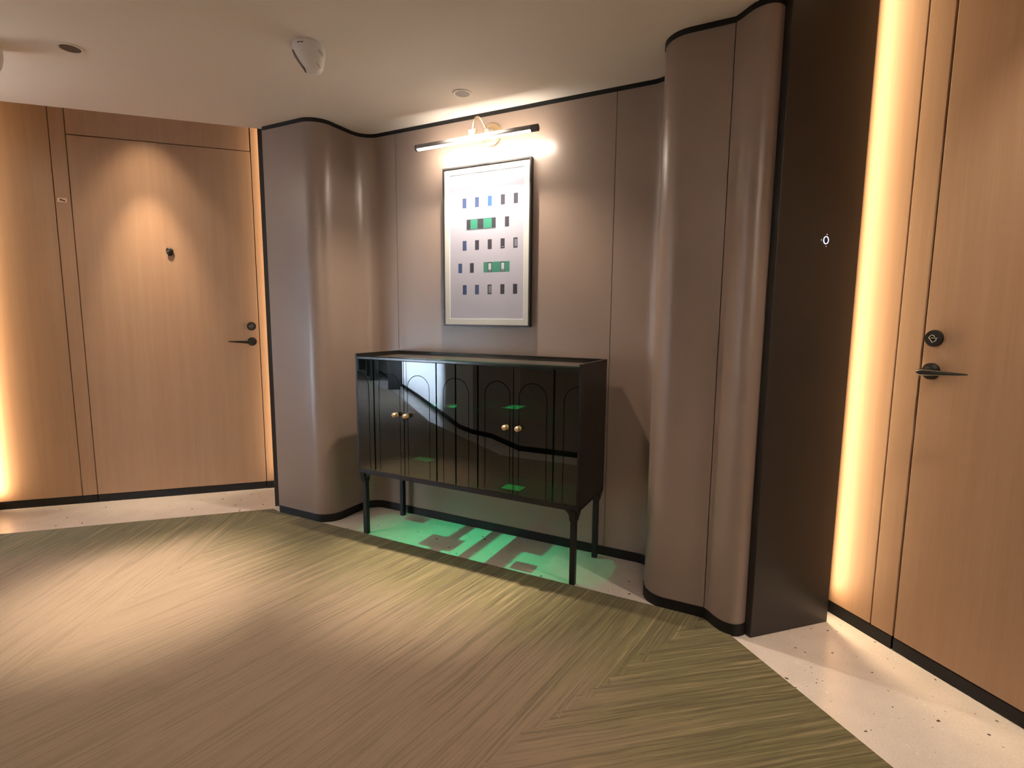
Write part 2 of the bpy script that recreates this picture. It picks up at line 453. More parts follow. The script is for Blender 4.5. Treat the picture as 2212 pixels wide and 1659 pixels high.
sheet(bm, P1[1:] + P2 + P3 + P4, 0, ZC, -.045, -.0125)
wall_back = link('wall_back', bm, MT['backing'], kind='structure')
for P in (P1, P2, P3, P4):
    bm = bmesh.new(); sheet(bm, P, .02, ZC - .005, -.012, 0)
    link('wall_panel', bm, MT['leather'], parent=wall_back)
bm = bmesh.new(); sheet(bm, [(-2.706, F0)] + P1[3:] + P2 + P3, 0, .047, -.006, .004)
link('baseboard_back', bm, MT['black'], kind='structure')
bm = bmesh.new(); sheet(bm, P4, 0, .047, -.006, .004)
link('baseboard_corner', bm, MT['black'], kind='structure')
bm = bmesh.new(); sheet(bm, [(-2.706, F0)] + P1[3:] + P2 + P3 + P4, ZC - .02, ZC, -.006, .003)
link('trim_1', bm, MT['black'], kind='structure')

# left door wall (local frame: x = s, y = into the wall, z up), origin on the wall plane
NLW = -3.97
def panel(parent, x0, x1, z0, z1, name='wood_panel', mat='wood', y0=0., y1=.022, bev=.0015):
    bm = bmesh.new(); box(bm, x0, x1, y0, y1, z0, z1, bev)
    return link(name, bm, MT[mat], parent=parent)
bm = bmesh.new(); box(bm, -2.14, -.30, .024, .09, 0, 2.6)
wall_left = link('wall_left', bm, MT['backing'], kind='structure', loc=SN(0, NLW), rotz=PI / 4)
panel(wall_left, -2.07, -1.616, .05, 2.556)
panel(wall_left, -1.611, -1.534, .05, 2.556)
panel(wall_left, -1.529, -.536, 2.276, 2.556)
panel(wall_left, -.529, -.36, .05, 2.556)
bm = bmesh.new(); box(bm, -2.07, -1.534, -.002, .02, 0, .047, .001); box(bm, -.529, -.37, -.002, .02, 0, .047, .001)
link('baseboard_left', bm, MT['black'], kind='structure', loc=SN(0, NLW), rotz=PI / 4)

def door(name, loc, rotz, x0, x1, ztop, handle_x, hdir, lock_z, handle_z, peep=None):
    root = thing_structure(name, loc, rotz)
    bm = bmesh.new(); box(bm, x0, x1, 0, .022, .05, ztop, .0015)
    link('door_leaf', bm, MT['wood'], parent=root)
    bm = bmesh.new(); box(bm, x0, x1, -.002, .02, .004, .047, .001)
    link('kick_plate', bm, MT['black'], parent=root)
    # lock disc with an etched mark
    bm = bmesh.new()
    lathe(bm, [(.0285, 0), (.0285, .007), (.0268, .010), (.0, .0105)], 36, 0, at(handle_x, 0, lock_z) @ FRONT)
    lock = link('lock_disc', bm, MT['hardware'], parent=root, smooth=True)
    bm = bmesh.new()
    q = [(.010, .004), (.006, .009), (0, .0105), (-.009, .0015), (.004, -.0145), (.0155, -.0075), (.0145, -.001)]
    tube(bm, [(handle_x - hdir * .004 + hdir * a, -.0108, lock_z + b_ + .001) for a, b_ in q], .0009, 6)
    tube(bm, [(handle_x - hdir * .004 + hdir * a, -.0108, lock_z + b_ + .001) for a, b_ in ((-.002, 0), (.0195, 0))], .0008, 6)
    link('lock_mark', bm, MT['etched'], parent=lock)
    # lever handle: rosette, neck and a tapering blade
    bm = bmesh.new()
    lathe(bm, [(.0285, 0), (.0285, .006), (.0265, .010), (.014, .0115), (.0115, .013), (.0115, .050), (.009, .056), (0, .057)], 32, 0, at(handle_x, 0, handle_z) @ FRONT)
    link('rosette', bm, MT['hardware'], parent=root, smooth=True)
    bm = bmesh.new()
    pts = []
    for i in range(13):
        t = i / 12
        hx = handle_x + hdir * (-.012 + .150 * t)
        w = .0100 * (1 - t) ** .8 + .0022
        zz = handle_z - .003 + .006 * t
        d = .0075 * (1 - t) + .002
        if i == 0: w *= .55; d *= .5
        pts.append((hx, -.052 + .004 * t, zz, w, d))
    rings = []
    for hx, yy, zz, w, d in pts:
        rings.append([bm.verts.new((hx, yy + d * math.cos(2 * PI * k / 14), zz + w * math.sin(2 * PI * k / 14))) for k in range(14)])
    for a, c in zip(rings, rings[1:]):
        for k in range(14):
            f = bm.faces.new((a[k], a[(k + 1) % 14], c[(k + 1) % 14], c[k])); f.smooth = True
    bm.faces.new(rings[0]); bm.faces.new(rings[-1][::-1])
    link('lever', bm, MT['hardware'], parent=root)
    if peep:
        bm = bmesh.new()
        lathe(bm, [(.019, 0), (.019, .004), (.016, .009), (.010, .012), (0, .0125)], 28, 0, at(peep[0], 0, peep[1]) @ FRONT)
        # swing cover, a drop-shaped flap leaning to one side
        b2 = bmesh.new()
        lathe(b2, [(.017, 0), (.017, .004), (.013, .007), (0, .008)], 24)
        Mx = at(peep[0] + .006, -.008, peep[1] - .012) @ FRONT @ Matrix.Rotation(math.radians(-28), 4, 'Z') @ Matrix.Diagonal((1, 1.45, 1, 1))
        merge(bm, b2, 0, Mx)
        link('peephole', bm, MT['hardware'], parent=root, smooth=True)
    return root

def thing_structure(name, loc, rotz):
    o = bpy.data.objects.new(name, None); COL.objects.link(o)
    o.location = loc; o.rotation_euler = (0, 0, rotz); o['kind'] = 'structure'
    return o

d1 = door('door_1', SN(0, NLW), PI / 4, -1.529, -.534, 2.271, -.577, -1, 1.137, 1.034, (-1.032, 1.618))
d1['label'] = 'warm wood flush door on the left, lit by a downlight scallop'

# right door wall (local x = n, y into the wall)
SRW = 1.90
bm = bmesh.new(); box(bm, -1.70, .26, .024, .09, 0, 2.6)
wall_right = link('wall_right', bm, MT['backing'], kind='structure', loc=SN(SRW, 0), rotz=-PI / 4)
panel(wall_right, -1.66, -1.3895, .05, 2.556)
panel(wall_right, -1.3845, -1.3025, .05, 2.556)
panel(wall_right, -1.295, -.300, 2.276, 2.556)
panel(wall_right, -.293, .22, .05, 2.556)
bm = bmesh.new(); box(bm, -1.66, -1.3025, -.002, .02, 0, .047, .001); box(bm, -.293, .22, -.002, .02, 0, .047, .001)
link('baseboard_right', bm, MT['black'], kind='structure', loc=SN(SRW, 0), rotz=-PI / 4)
d2 = door('door_2', SN(SRW, 0), -PI / 4, -1.295, -.300, 2.271, -1.262, 1, 1.147, 1.036)
d2['label'] = 'warm wood flush door cut by the right edge of the view'

# dark bronze jamb panels beside the doors
def jamb(name, a, b_, c, d, z1=2.556):
    bm = bmesh.new()
    prism(bm, [tuple(SN(*q)[:2]) for q in ((a, c), (b_, c), (b_, d), (a, d))], 0, z1)
    bmesh.ops.bevel(bm, geom=bm.edges[:], offset=.0015, segments=1, affect='EDGES')
    return link(name, bm, MT['bronze'], kind='structure')
jamb('trim_2', 1.450, 1.828, -1.548, -1.510)      # right door, left side
jamb('trim_3', -.434, -.402, -3.895, -3.560)      # left door, right side
jamb('trim_4', -2.086, -2.050, -3.895, -3.560)    # left door, left side
jamb('trim_5', 1.450, 1.828, .14, .178)           # right door, right side (outside the frame)

# ------------------------------------------------------------------ surroundings outside the frame (seen mirrored in the cabinet)
bm = bmesh.new()
prism(bm, [tuple(SN(*q)[:2]) for q in ((-11.3, -3.44), (-2.09, -3.44), (-2.09, -4.0), (-11.3, -4.0))], 0, ZC)
link('wall_corridor', bm, MT['leather'], kind='structure')
opp = [tuple(SN(a, c)[:2]) for a, c in ((-11.3, -2.42), (-9, -2.25), (-6.4, -2.02), (-5, -1.93), (-3.2, -1.84))]
c0 = Vector(opp[-1])
opp += [(c0.x + .45, c0.y + .42), (c0.x + .72, c0.y + .58), (c0.x + 1.0, c0.y + .66), (-2.1, .02), (-1.55, .0), (-1.42, -.04), (-1.38, -.2), (-1.38, -3.4)]
opp = [p for i, p in enumerate(opp) if i == 0 or p[0] >= opp[i - 1][0] - 1e-6 or i > 8]
lob = opp[6:]
bm = bmesh.new(); sheet(bm, dense(opp[:7][::-1], .4), 0, ZC, -.1, 0)
link('wall_front', bm, MT['far_wall'], kind='structure')
bm = bmesh.new(); sheet(bm, dense(lob[::-1], .4), 0, ZC, -.1, 0)
link('wall_lobby_front', bm, MT['mid_wall'], kind='structure')
bm = bmesh.new(); sheet(bm, dense(opp[::-1], .4), 0, .047, 0, .012)
link('baseboard_front', bm, MT['black'], kind='structure')
bm = bmesh.new(); box(bm, -1.4, 5.2, -3.5, -3.4, 0, ZC)
link('wall_lobby', bm, MT['leather'], kind='structure')
bm = bmesh.new(); box(bm, 5.2, 5.3, -3.5, -1.5, 0, ZC)
link('wall_far', bm, MT['leather'], kind='structure')
bm = bmesh.new(); prism(bm, [tuple(SN(*q)[:2]) for q in ((1.45, .2), (1.45, 5.9), (2.0, 5.9), (2.0, .2))], 0, ZC)
link('wall_right_corridor', bm, MT['leather'], kind='structure')
k = 6
for s0, na, nb in ((-6.05, -2.30, -2.10), (-6.45, -2.10, -1.98), (-7.5, -2.52, -2.36), (-8.4, -2.55, -2.40), (-9.8, -2.66, -2.50)):
    bm = bmesh.new(); prism(bm, [tuple(SN(*q)[:2]) for q in ((s0, na), (s0 + .04, na), (s0 + .04, nb), (s0, nb))], 0, ZC)
    link('trim_%d' % k, bm, MT['bronze'], kind='structure'); k += 1
# window at the far end of the corridor
bm = bmesh.new(); prism(bm, [tuple(SN(*q)[:2]) for q in ((-11.3, -3.5), (-11.3, -1.8), (-11.4, -1.8), (-11.4, -3.5))], 0, .35)
prism(bm, [tuple(SN(*q)[:2]) for q in ((-11.3, -3.5), (-11.3, -1.8), (-11.4, -1.8), (-11.4, -3.5))], 2.15, ZC)
link('wall_corridor_end', bm, MT['far_wall'], kind='structure')
bm = bmesh.new()
for a in (-3.48, -2.68, -1.88): prism(bm, [tuple(SN(*q)[:2]) for q in ((-11.3, a), (-11.3, a + .06), (-11.36, a + .06), (-11.36, a))], .35, 2.15)
win = link('window_1', bm, MT['black'], kind='structure')
bm = bmesh.new()
for a in (-3.42, -2.62): prism(bm, [tuple(SN(*q)[:2]) for q in ((-11.34, a), (-11.34, a + .74), (-11.35, a + .74), (-11.35, a))], .35, 2.15)
link('pane', bm, MT['sky'], parent=win)

# ================================================================== THINGS
# carpet
cp = [tuple(SN(-11, -3.43)[:2]), tuple(SN(-2.07, -3.43)[:2]), tuple(SN(-2.07, -3.505)[:2]), (-2.787, 2.168), (-2.70, F0 - .005), (-.2195, F0 - .006), (-.205, F0 - .0195), (-.178, F0 - .0475), (-.158, F0 - .0655), (-.142, F0 - .0755)]
e1 = SN(1.386, -1.62); cp += [(e1.x, e1.y), tuple(SN(1.386, 5.4)[:2]), (-1.0, -3.2), (-1.1, -.1), (-1.3, .24), (-2.15, .27)] + [tuple(SN(a, c)[:2]) for a, c in ((-3.05, -2.08), (-5, -2.18), (-5.9, -2.25), (-5.9, -2.34), (-9, -2.70), (-11, -2.75))]
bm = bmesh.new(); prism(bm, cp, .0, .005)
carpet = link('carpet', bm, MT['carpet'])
carpet['label'] = 'olive and beige streaked carpet with mitred chevron corners, covering the lobby floor'
carpet['category'] = 'carpet'

# ------------------------------------------------------------------ sideboard
CX0, CX1, CY0, CY1 = -2.045, -.760, 2.140, 2.500
CZ0, CZ1 = .366, 1.010
cab = thing('sideboard', 'black glossy sideboard on thin legs standing below the framed picture', 'cabinet', ((CX0 + CX1) / 2, (CY0 + CY1) / 2, 0))
bx, by = (CX0 + CX1) / 2, (CY0 + CY1) / 2
def L(x): return x - bx
def LY(y): return y - by
def cpart(name, x0, x1, y0, y1, z0, z1, mat, bev=.0012):
    bm = bmesh.new(); box(bm, L(x0), L(x1), LY(y0), LY(y1), z0, z1, bev)
    return link(name, bm, MT[mat], parent=cab)
cpart('side_panel', CX0, CX0 + .012, CY0, CY1, CZ0, CZ1, 'lacquer_side')
cpart('side_panel', CX1 - .012, CX1, CY0, CY1, CZ0, CZ1, 'lacquer_side')
cpart('back_panel', CX0 + .012, CX1 - .012, CY1 - .010, CY1, CZ0, CZ1, 'lacquer')
cpart('front_lip', CX0 + .012, CX1 - .012, CY0 + .001, CY0 + .012, .982, .994, 'lacquer')
cpart('top_pane', CX0 + .0125, CX1 - .0125, CY0 + .0125, CY1 - .0105, .988, .998, 'toptint', 0)
cpart('shelf', CX0 + .0125, CX1 - .0125, CY0 + .024, CY1 - .0105, .745, .752, 'pane_glass', 0)
cpart('bottom_pane', CX0 + .0125, CX1 - .0125, CY0 + .024, CY1 - .0105, .378, .386, 'pane_glass', 0)
for xa, xb, ya, yb, zf in ((-1.60, -1.46, 2.21, 2.31, .7522), (-1.262, -1.165, 2.33, 2.44, .7522), (-1.175, -1.075, 2.185, 2.255, .3862), (-1.88, -1.76, 2.40, 2.47, .3862)):
    cpart('green_glint_patch', xa, xb, ya, yb, zf, zf + .0012, 'glint_glass', 0)  # added patches shaped like the pools of green light
for xa, xb in ((-1.524, -1.506), (-1.412, -1.384), (-1.284, -1.270)):
    cpart('partition', xa, xb, CY0 + .026, CY1 - .0105, .387, .7445, 'lacquer', 0)
    cpart('partition', xa, xb, CY0 + .026, CY1 - .0105, .7525, .9875, 'lacquer', 0)
# bottom rail frame
bm = bmesh.new()
box(bm, L(CX0), L(CX1), LY(CY0 + .002), LY(CY0 + .022), CZ0 - .014, CZ0 + .010, .001)
box(bm, L(CX0), L(CX1), LY(CY1 - .02), LY(CY1), CZ0 - .014, CZ0, .001)
box(bm, L(CX0), L(CX0 + .02), LY(CY0 + .022), LY(CY1 - .02), CZ0 - .014, CZ0, .001)
box(bm, L(CX1 - .02), L(CX1), LY(CY0 + .022), LY(CY1 - .02), CZ0 - .014, CZ0, .001)
link('base_rail', bm, MT['leg'], parent=cab)

def arch_face(x0, x1, z0, z1, legs, spring_top, y=0., th=.018, gw=.0032, gd=.0032):
    """glass front with an incised arch line. legs=(xa, xb) may run past the panel edge; the arch is clipped there."""
    xa, xb = legs; cx = (xa + xb) / 2; r = (xb - xa) / 2; zs = spring_top - r
    bm = bmesh.new()
    def outer(x): d = r * r - (x - cx) ** 2; return zs + math.sqrt(d) if d > 0 else None
    def inner(x): d = (r - gw) ** 2 - (x - cx) ** 2; return zs + math.sqrt(d) if d > 0 else None
    xs = {x0, x1}
    for k in range(41):
        t = PI * k / 40
        for rr in (r, r - gw):
            q = cx + rr * math.cos(t)
            if x0 < q < x1: xs.add(q)
    for q in (xa, xa + gw, xb - gw, xb):
        if x0 < q < x1: xs.add(q)
    xs = sorted(xs)
    xs = [q for i, q in enumerate(xs) if i == 0 or q - xs[i - 1] > 2e-5]
    def quad(a, c, z0a, z0c, z1a, z1c, yy):
        pts = [(a, yy, z0a), (c, yy, z0c), (c, yy, z1c), (a, yy, z1a)]
        if abs(z1a - z0a) < 1e-6: pts = [pts[0], pts[1], pts[2]]
        elif abs(z1c - z0c) < 1e-6: pts = [pts[0], pts[1], pts[3]]
        if abs(z1a - z0a) < 1e-6 and abs(z1c - z0c) < 1e-6: return
        bm.faces.new([bm.verts.new(p) for p in pts])
    for a, c in zip(xs, xs[1:]):
        m = (a + c) / 2
        om = outer(m)
        if om is None:
            quad(a, c, z0, z0, z1, z1, y); continue
        oa, oc = outer(a) or zs, outer(c) or zs
        quad(a, c, oa, oc, z1, z1, y)
        im = inner(m)
        if im is None: quad(a, c, z0, z0, oa, oc, y + gd)
        else:
            ia, ic = inner(a) or zs, inner(c) or zs
            quad(a, c, ia, ic, oa, oc, y + gd)
            quad(a, c, z0, z0, ia, ic, y)
    # back and edges of the slab
    b = [bm.verts.new(p) for p in ((x0, y + th, z0), (x1, y + th, z0), (x1, y + th, z1), (x0, y + th, z1))]
    f = [bm.verts.new(p) for p in ((x0, y, z0), (x1, y, z0), (x1, y, z1), (x0, y, z1))]
    bm.faces.new(b[::-1])
    for i in range(4): bm.faces.new((f[i], f[(i + 1) % 4], b[(i + 1) % 4], b[i]))
    return bm

FZ0, FZ1 = CZ0 + .012, .980
AT = .914
def front(name, x0, x1, legs):
    bm = arch_face(0, x1 - x0, FZ0, FZ1, (legs[0] - x0, legs[1] - x0), AT)
    bmesh.ops.remove_doubles(bm, verts=bm.verts[:], dist=1e-6)
    # keep every face pointing outward (front faces to -y)
    me_o = link(name, bm, MT['door_glass'], parent=cab, loc=(L(x0), LY(CY0), 0))
    return me_o
def knob(parent, x, z):
    bm = bmesh.new()
    lathe(bm, [(.0115, 0), (.0125, .002), (.0115, .006), (.0065, .009), (.0062, .012), (.0095, .0155), (.0128, .022), (.0128, .027), (.0098, .033), (.005, .0358), (0, .0365)], 24, 0, at(x, 0, z) @ FRONT)
    return link('knob', bm, MT['brass'], parent=parent, smooth=True)
q = .124
front('fixed_panel', -2.032, -1.924, (-2.032 - .082, -1.953))
dB = front('door', -1.916, -1.722, (-1.887, -1.745)); knob(dB, -1.766 + 1.916, .702)
dC = front('door', -1.718, -1.522, (-1.698, -1.559)); knob(dC, -1.697 + 1.718, .702)
front('fixed_panel', -1.514, -1.408, (-1.478, -1.478 + .146))
front('fixed_panel', -1.400, -1.282, (-1.400 - .075, -1.328))
dF = front('door', -1.274, -1.090, (-1.240, -1.104)); knob(dF, -1.122 + 1.274, .702)
dG = front('door', -1.086, -.890, (-1.061, -.919)); knob(dG, -1.056 + 1.086, .702)
front('fixed_panel', -.882, -.773, (-.840, -.840 + .146))
# legs with curved brackets
def leg(sx, sy, px, py):
    bm = bmesh.new(); h = .0125
    box(bm, -h, h, -h, h, 0, .31, .001)
    def bracket(ax):
        pts = [(-.0165 - .0, .302), (.0165, .302), (.0175, .318)]
        for i in range(9):
            t = PI / 2 * i / 8
            pts.append((.0175 + .048 * (1 - math.cos(t)), .318 + .036 * math.sin(t)))
        pts += [(-.028, .354), (-.026, .340)]
        return pts
    for ax, sgn in ((0, sx), (1, sy)):
        b2 = bmesh.new(); pts = bracket(ax); hh = .0145
        lo = []; hi = []
        for a, z in pts:
            a *= -sgn
            lo.append(b2.verts.new((a, -hh, z) if ax == 0 else (-hh, a, z)))
            hi.append(b2.verts.new((a, hh, z) if ax == 0 else (hh, a, z)))
        b2.faces.new(lo); b2.faces.new(hi[::-1])
        for i in range(len(pts)): b2.faces.new((lo[i], lo[(i + 1) % len(pts)], hi[(i + 1) % len(pts)], hi[i]))
        merge(bm, b2)
    return link('leg', bm, MT['leg'], parent=cab, loc=(L(px), LY(py), 0))
leg(-1, -1, -2.013, 2.161); leg(1, -1, -.790, 2.164); leg(-1, 1, -2.013, 2.478); leg(1, 1, -.790, 2.480)

# ------------------------------------------------------------------ framed picture
pc = thing('framed_picture', 'black framed print of a pale facade with small windows above the sideboard', 'picture', (-1.448, 2.525, 1.1585))
PW, PH, PD = .535, .850, .030
def ring_frame(bm, w, h, t, y0, y1, zc, mat=0):
    box(bm, -w / 2, -w / 2 + t, y0, y1, zc - h / 2, zc + h / 2, 0, mat)
    box(bm, w / 2 - t, w / 2, y0, y1, zc - h / 2, zc + h / 2, 0, mat)
    box(bm, -w / 2 + t, w / 2 - t, y0, y1, zc - h / 2, zc - h / 2 + t, 0, mat)
    box(bm, -w / 2 + t, w / 2 - t, y0, y1, zc + h / 2 - t, zc + h / 2, 0, mat)
zc = PH / 2
bm = bmesh.new(); ring_frame(bm, PW, PH, .008, -PD, 0, zc); link('frame', bm, MT['frame'], parent=pc)
bm = bmesh.new(); box(bm, -PW / 2 + .008, PW / 2 - .008, -.006, 0, .008, PH - .008); link('backing_board', bm, MT['frame'], parent=pc)
bm = bmesh.new(); ring_frame(bm, PW - .017, PH - .017, .0300, -.0235, -.021, zc); link('mat_board', bm, MT['mat'], parent=pc)
bm = bmesh.new(); ring_frame(bm, PW - .0765, PH - .0765, .0022, -.0228, -.020, zc); link('mat_bevel', bm, MT['matcut'], parent=pc)
bm = bmesh.new(); box(bm, -.24, .24, -.020, -.014, .025, PH - .025)
pr = link('print', bm, MT['print'], parent=pc)
# printed windows (flat print, a hair proud of the paper)
names = ['p_blue', 'p_sky', 'p_slate', 'p_green', 'p_teal', 'p_white', 'p_grey']
IX = {n: i for i, n in enumerate(names)}
def printed(name, rects):
    bm = bmesh.new()
    for x0, x1, z0, z1, m_, lay in rects:
        box(bm, x0, x1, -.0203 - .0002 * lay, -.0201, zc + z0, zc + z1, 0, IX[m_])
    link(name, bm, [MT[n] for n in names], parent=pr)
wx, wz = .0245, .0515
cols = (-.1318, -.0533, .0252, .103, .1785)
rows = {.2330: ['p_blue', 'p_blue', 'p_sky', 'p_slate', 'p_slate'], .0100: ['p_blue', 'p_slate', 'p_slate', 'p_slate', 'p_grey'], -.2266: ['p_blue', 'p_blue', 'p_grey', 'p_slate', 'p_slate']}
for rz, mm in rows.items():
    for ci, (cxx, m_) in enumerate(zip(cols, mm)):
        R_ = [(cxx - wx / 2, cxx + wx / 2, rz - wz / 2, rz + wz / 2, m_ if m_ != 'p_grey' else 'p_slate', 0)]
        if m_ == 'p_blue': R_.append((cxx - wx / 2, cxx - wx / 2 + .003, rz - wz / 2, rz + wz / 2, 'p_slate', 1))
        if m_ in ('p_sky', 'p_grey'): R_.append((cxx - wx / 2 + .006, cxx + wx / 2 - .002, rz - wz / 2 + .007, rz + wz / 2 - .007, 'p_sky' if m_ == 'p_sky' else 'p_grey', 1))
        if rz == .0100 and ci == 3: R_.append((cxx - .006, cxx + .008, rz - .0175, rz - .0155, 'p_white', 1))
        printed('printed_window', R_)
printed('printed_window', [(.1279 - wx / 2, .1279 + wx / 2, .12 - wz / 2, .12 + wz / 2, 'p_slate', 0)])
for cxx, m_ in ((-.1604, 'p_blue'), (-.0859, 'p_slate')): printed('printed_window', [(cxx - wx / 2, cxx + wx / 2, -.1097 - wz / 2, -.1097 + wz / 2, m_, 0)])
printed('printed_window_band', [(-.119, .0614, .0915, .1465, 'p_slate', 0), (-.0943, -.0503, .0955, .1445, 'p_green', 1), (-.0138, .0372, .0955, .1445, 'p_green', 1), (-.119, .0614, .0915, .0940, 'p_grey', 2)])
B_ = [(-.0127, .1450, -.1360, -.0822, 'p_teal', 0)]
for a in (.0135, .0921):
    B_ += [(a, a + .0240, -.1350, -.0835, 'p_slate', 1), (a + .004, a + .021, -.1220, -.0890, 'p_white', 2), (a + .004, a + .021, -.1330, -.1235, 'p_grey', 2)]
printed('printed_window_band', B_)
bm = bmesh.new(); box(bm, -PW / 2 + .0082, PW / 2 - .0082, -.0272, -.0262, .0085, PH - .0085)
link('glazing', bm, MT['glazing'], parent=pc)

# ------------------------------------------------------------------ picture light
plx, ply, plz = -1.420, 2.525, 2.150
pl = thing('picture_light', 'slim linear picture lamp on a gooseneck arm above the framed print', 'lamp', (plx, ply, plz))
bm = bmesh.new()
lathe(bm, [(.058, 0), (.058, .008), (.055, .012), (.030, .014), (.0, .0145)], 40, 0, FRONT)
link('rosette', bm, MT['gold'], parent=pl, smooth=True)
BY, BZ = 2.38 - ply, 2.096 - plz
BXC = -1.447 - plx
bm = bmesh.new()
lathe(bm, [(.027, .012), (.027, .020), (.022, .024), (.022, .030), (.019, .033), (.0165, .036), (.0165, .062), (.013, .066), (0, .067)], 28, 0, FRONT)
link('hub', bm, MT['silver'], parent=pl, smooth=True)
px = -1.452 - plx
path = []
P0, P1_, P2_, P3_ = Vector((0.0, -.060, 0)), Vector((-.010, -.10, .075)), Vector((px, BY + .01, .085)), Vector((px, BY, BZ + .034))
for i in range(17):
    t = i / 16; path.append(P0 * (1 - t) ** 3 + P1_ * 3 * t * (1 - t) ** 2 + P2_ * 3 * t * t * (1 - t) + P3_ * t ** 3)
bm = bmesh.new(); tube(bm, path, .0042, 12); link('gooseneck', bm, MT['gold'], parent=pl)
bm = bmesh.new(); box(bm, px - .017, px + .017, BY - .012, BY + .012, BZ + .008, BZ + .034, .002)
pv = link('pivot_block', bm, MT['silver'], parent=pl)
bm = bmesh.new(); lathe(bm, [(.0085, -.021), (.0085, .021)], 20, 0, at(px, BY, BZ + .036) @ Matrix.Rotation(PI / 2, 4, 'Y'))
link('pivot_pin', bm, MT['gold'], parent=pv, smooth=True)
# housing tube with an open slot below, LED diffuser in the slot
HL = .355
bm = bmesh.new(); nseg = 22; ra, rb = .0165, .0145
angs = [math.radians(42 + (170) * i / nseg) for i in range(nseg + 1)]
rows_ = []
for x_ in (BXC - HL + .012, BXC + HL - .035):
    rows_.append(([bm.verts.new((x_, BY + ra * math.cos(a), BZ + ra * math.sin(a))) for a in angs], [bm.verts.new((x_, BY + rb * math.cos(a), BZ + rb * math.sin(a))) for a in angs]))
(o0, i0), (o1, i1) = rows_
for k_ in range(nseg):
    for a, c in ((o0, o1), (i1, i0)):
        f = bm.faces.new((a[k_], a[k_ + 1], c[k_ + 1], c[k_])); f.smooth = True
    bm.faces.new((o0[k_ + 1], o0[k_], i0[k_], i0[k_ + 1])); bm.faces.new((o1[k_], o1[k_ + 1], i1[k_ + 1], i1[k_]))
for k_ in (0, nseg): bm.faces.new((o0[k_], o1[k_], i1[k_], i0[k_]))
link('housing', bm, MT['housing'], parent=pl)
bm = bmesh.new()
lathe(bm, [(.0165, -.006), (.0165, .006)], 24, 0, at(BXC - HL + .006, BY, BZ) @ Matrix.Rotation(PI / 2, 4, 'Y'))
link('end_cap', bm, MT['darkcap'], parent=pl, smooth=True)
bm = bmesh.new()
lathe(bm, [(.0165, -.0175), (.0165, .0175)], 24, 0, at(BXC + HL - .0175, BY, BZ) @ Matrix.Rotation(PI / 2, 4, 'Y'))
link('end_cap', bm, MT['darkcap'], parent=pl, smooth=True)
bm = bmesh.new()
lathe(bm, [(.0142, -(HL - .028)), (.0135, HL - .028)], 20, 0, at(BXC - .0115, BY, BZ - .0010) @ Matrix.Rotation(PI / 2, 4, 'Y'))
link('led_diffuser', bm, MT['led'], parent=pl, smooth=True)

# ------------------------------------------------------------------ ceiling fittings
def downlight(loc, label, lit):
    t = thing('ceiling_downlight', label, 'ceiling light', loc)
    bm = bmesh.new()
    lathe(bm, [(.034, .0), (.046, -.0), (.046, -.003), (.043, -.005), (.036, -.004), (.034, .0)], 40)
    link('trim_ring', bm, MT['dl_ring'], parent=t, smooth=True)
    bm = bmesh.new(); lathe(bm, [(.0355, -.0035), (.034, -.0015), (0, -.0015)], 36)
    link('reflector', bm, MT['dl_cup'], parent=t, smooth=True)
    return t
downlight(LB, 'round recessed downlight in the ceiling above the picture lamp', True)
downlight(LL, 'round recessed downlight in the ceiling before the left door', True)

DZ = .88
def detector(loc, label):
    """ceiling-hung white detector: tapering body, slanted face with a dark lens"""
    t = thing('motion_detector', label, 'detector', loc, math.radians(42))
    bm = bmesh.new(); n = 36; rings = []
    lv = [(0, .056, .056, 0, 0), (-.006, .060, .059, 0, 0), (-.028, .062, .061, .0, 0), (-.050, .059, .057, .003, 0), (-.074, .051, .050, .008, 0), (-.094, .042, .042, .013, 0), (-.108, .033, .034, .016, 0), (-.115, .024, .025, .017, 0), (-.118, .011, .012, .017, 0)]
    for z, rx, ry, ox, oy in lv:
        ring = []; z *= DZ
        for k_ in range(n):
            a = 2 * PI * k_ / n; x_ = ox + rx * math.cos(a); y_ = oy + ry * math.sin(a)
            lim = -.062 + max(0, (-z - .026)) * .68       # flat slanted front face
            x_ = max(x_, lim)
            ring.append(bm.verts.new((x_, y_, z)))
        rings.append(ring)
    for a, c in zip(rings, rings[1:]):
        for k_ in range(n):
            f = bm.faces.new((a[k_], a[(k_ + 1) % n], c[(k_ + 1) % n], c[k_])); f.smooth = True
    bm.faces.new(rings[0]); bm.faces.new(rings[-1])
    bo = link('body', bm, MT['plastic'], parent=t, smooth=False)
    # lens on the slanted face
    bm = bmesh.new()
    z0_, z1_ = -.036, -.098
    x0_, x1_ = -.062 + .010 * .68, -.062 + .072 * .68
    for z_, x_, hw in ((z0_, x0_, .028), (z1_, x1_, .017)):
        for dx in (-.0018, .002):
            for sy_ in (-1, 1): bm.verts.new((x_ + dx, sy_ * hw, z_))
    bm.verts.ensure_lookup_table()
    v = bm.verts
    for f in ((0, 1, 5, 4), (2, 6, 7, 3), (0, 4, 6, 2), (1, 3, 7, 5), (0, 2, 3, 1), (4, 5, 7, 6)): bm.faces.new([v[i] for i in f])
    link('lens', bm, MT['dark_plastic'], parent=t)
    return t, bo
det, body = detector((-1.748, 1.619, ZC), 'white tapering motion detector hanging from the middle of the ceiling')
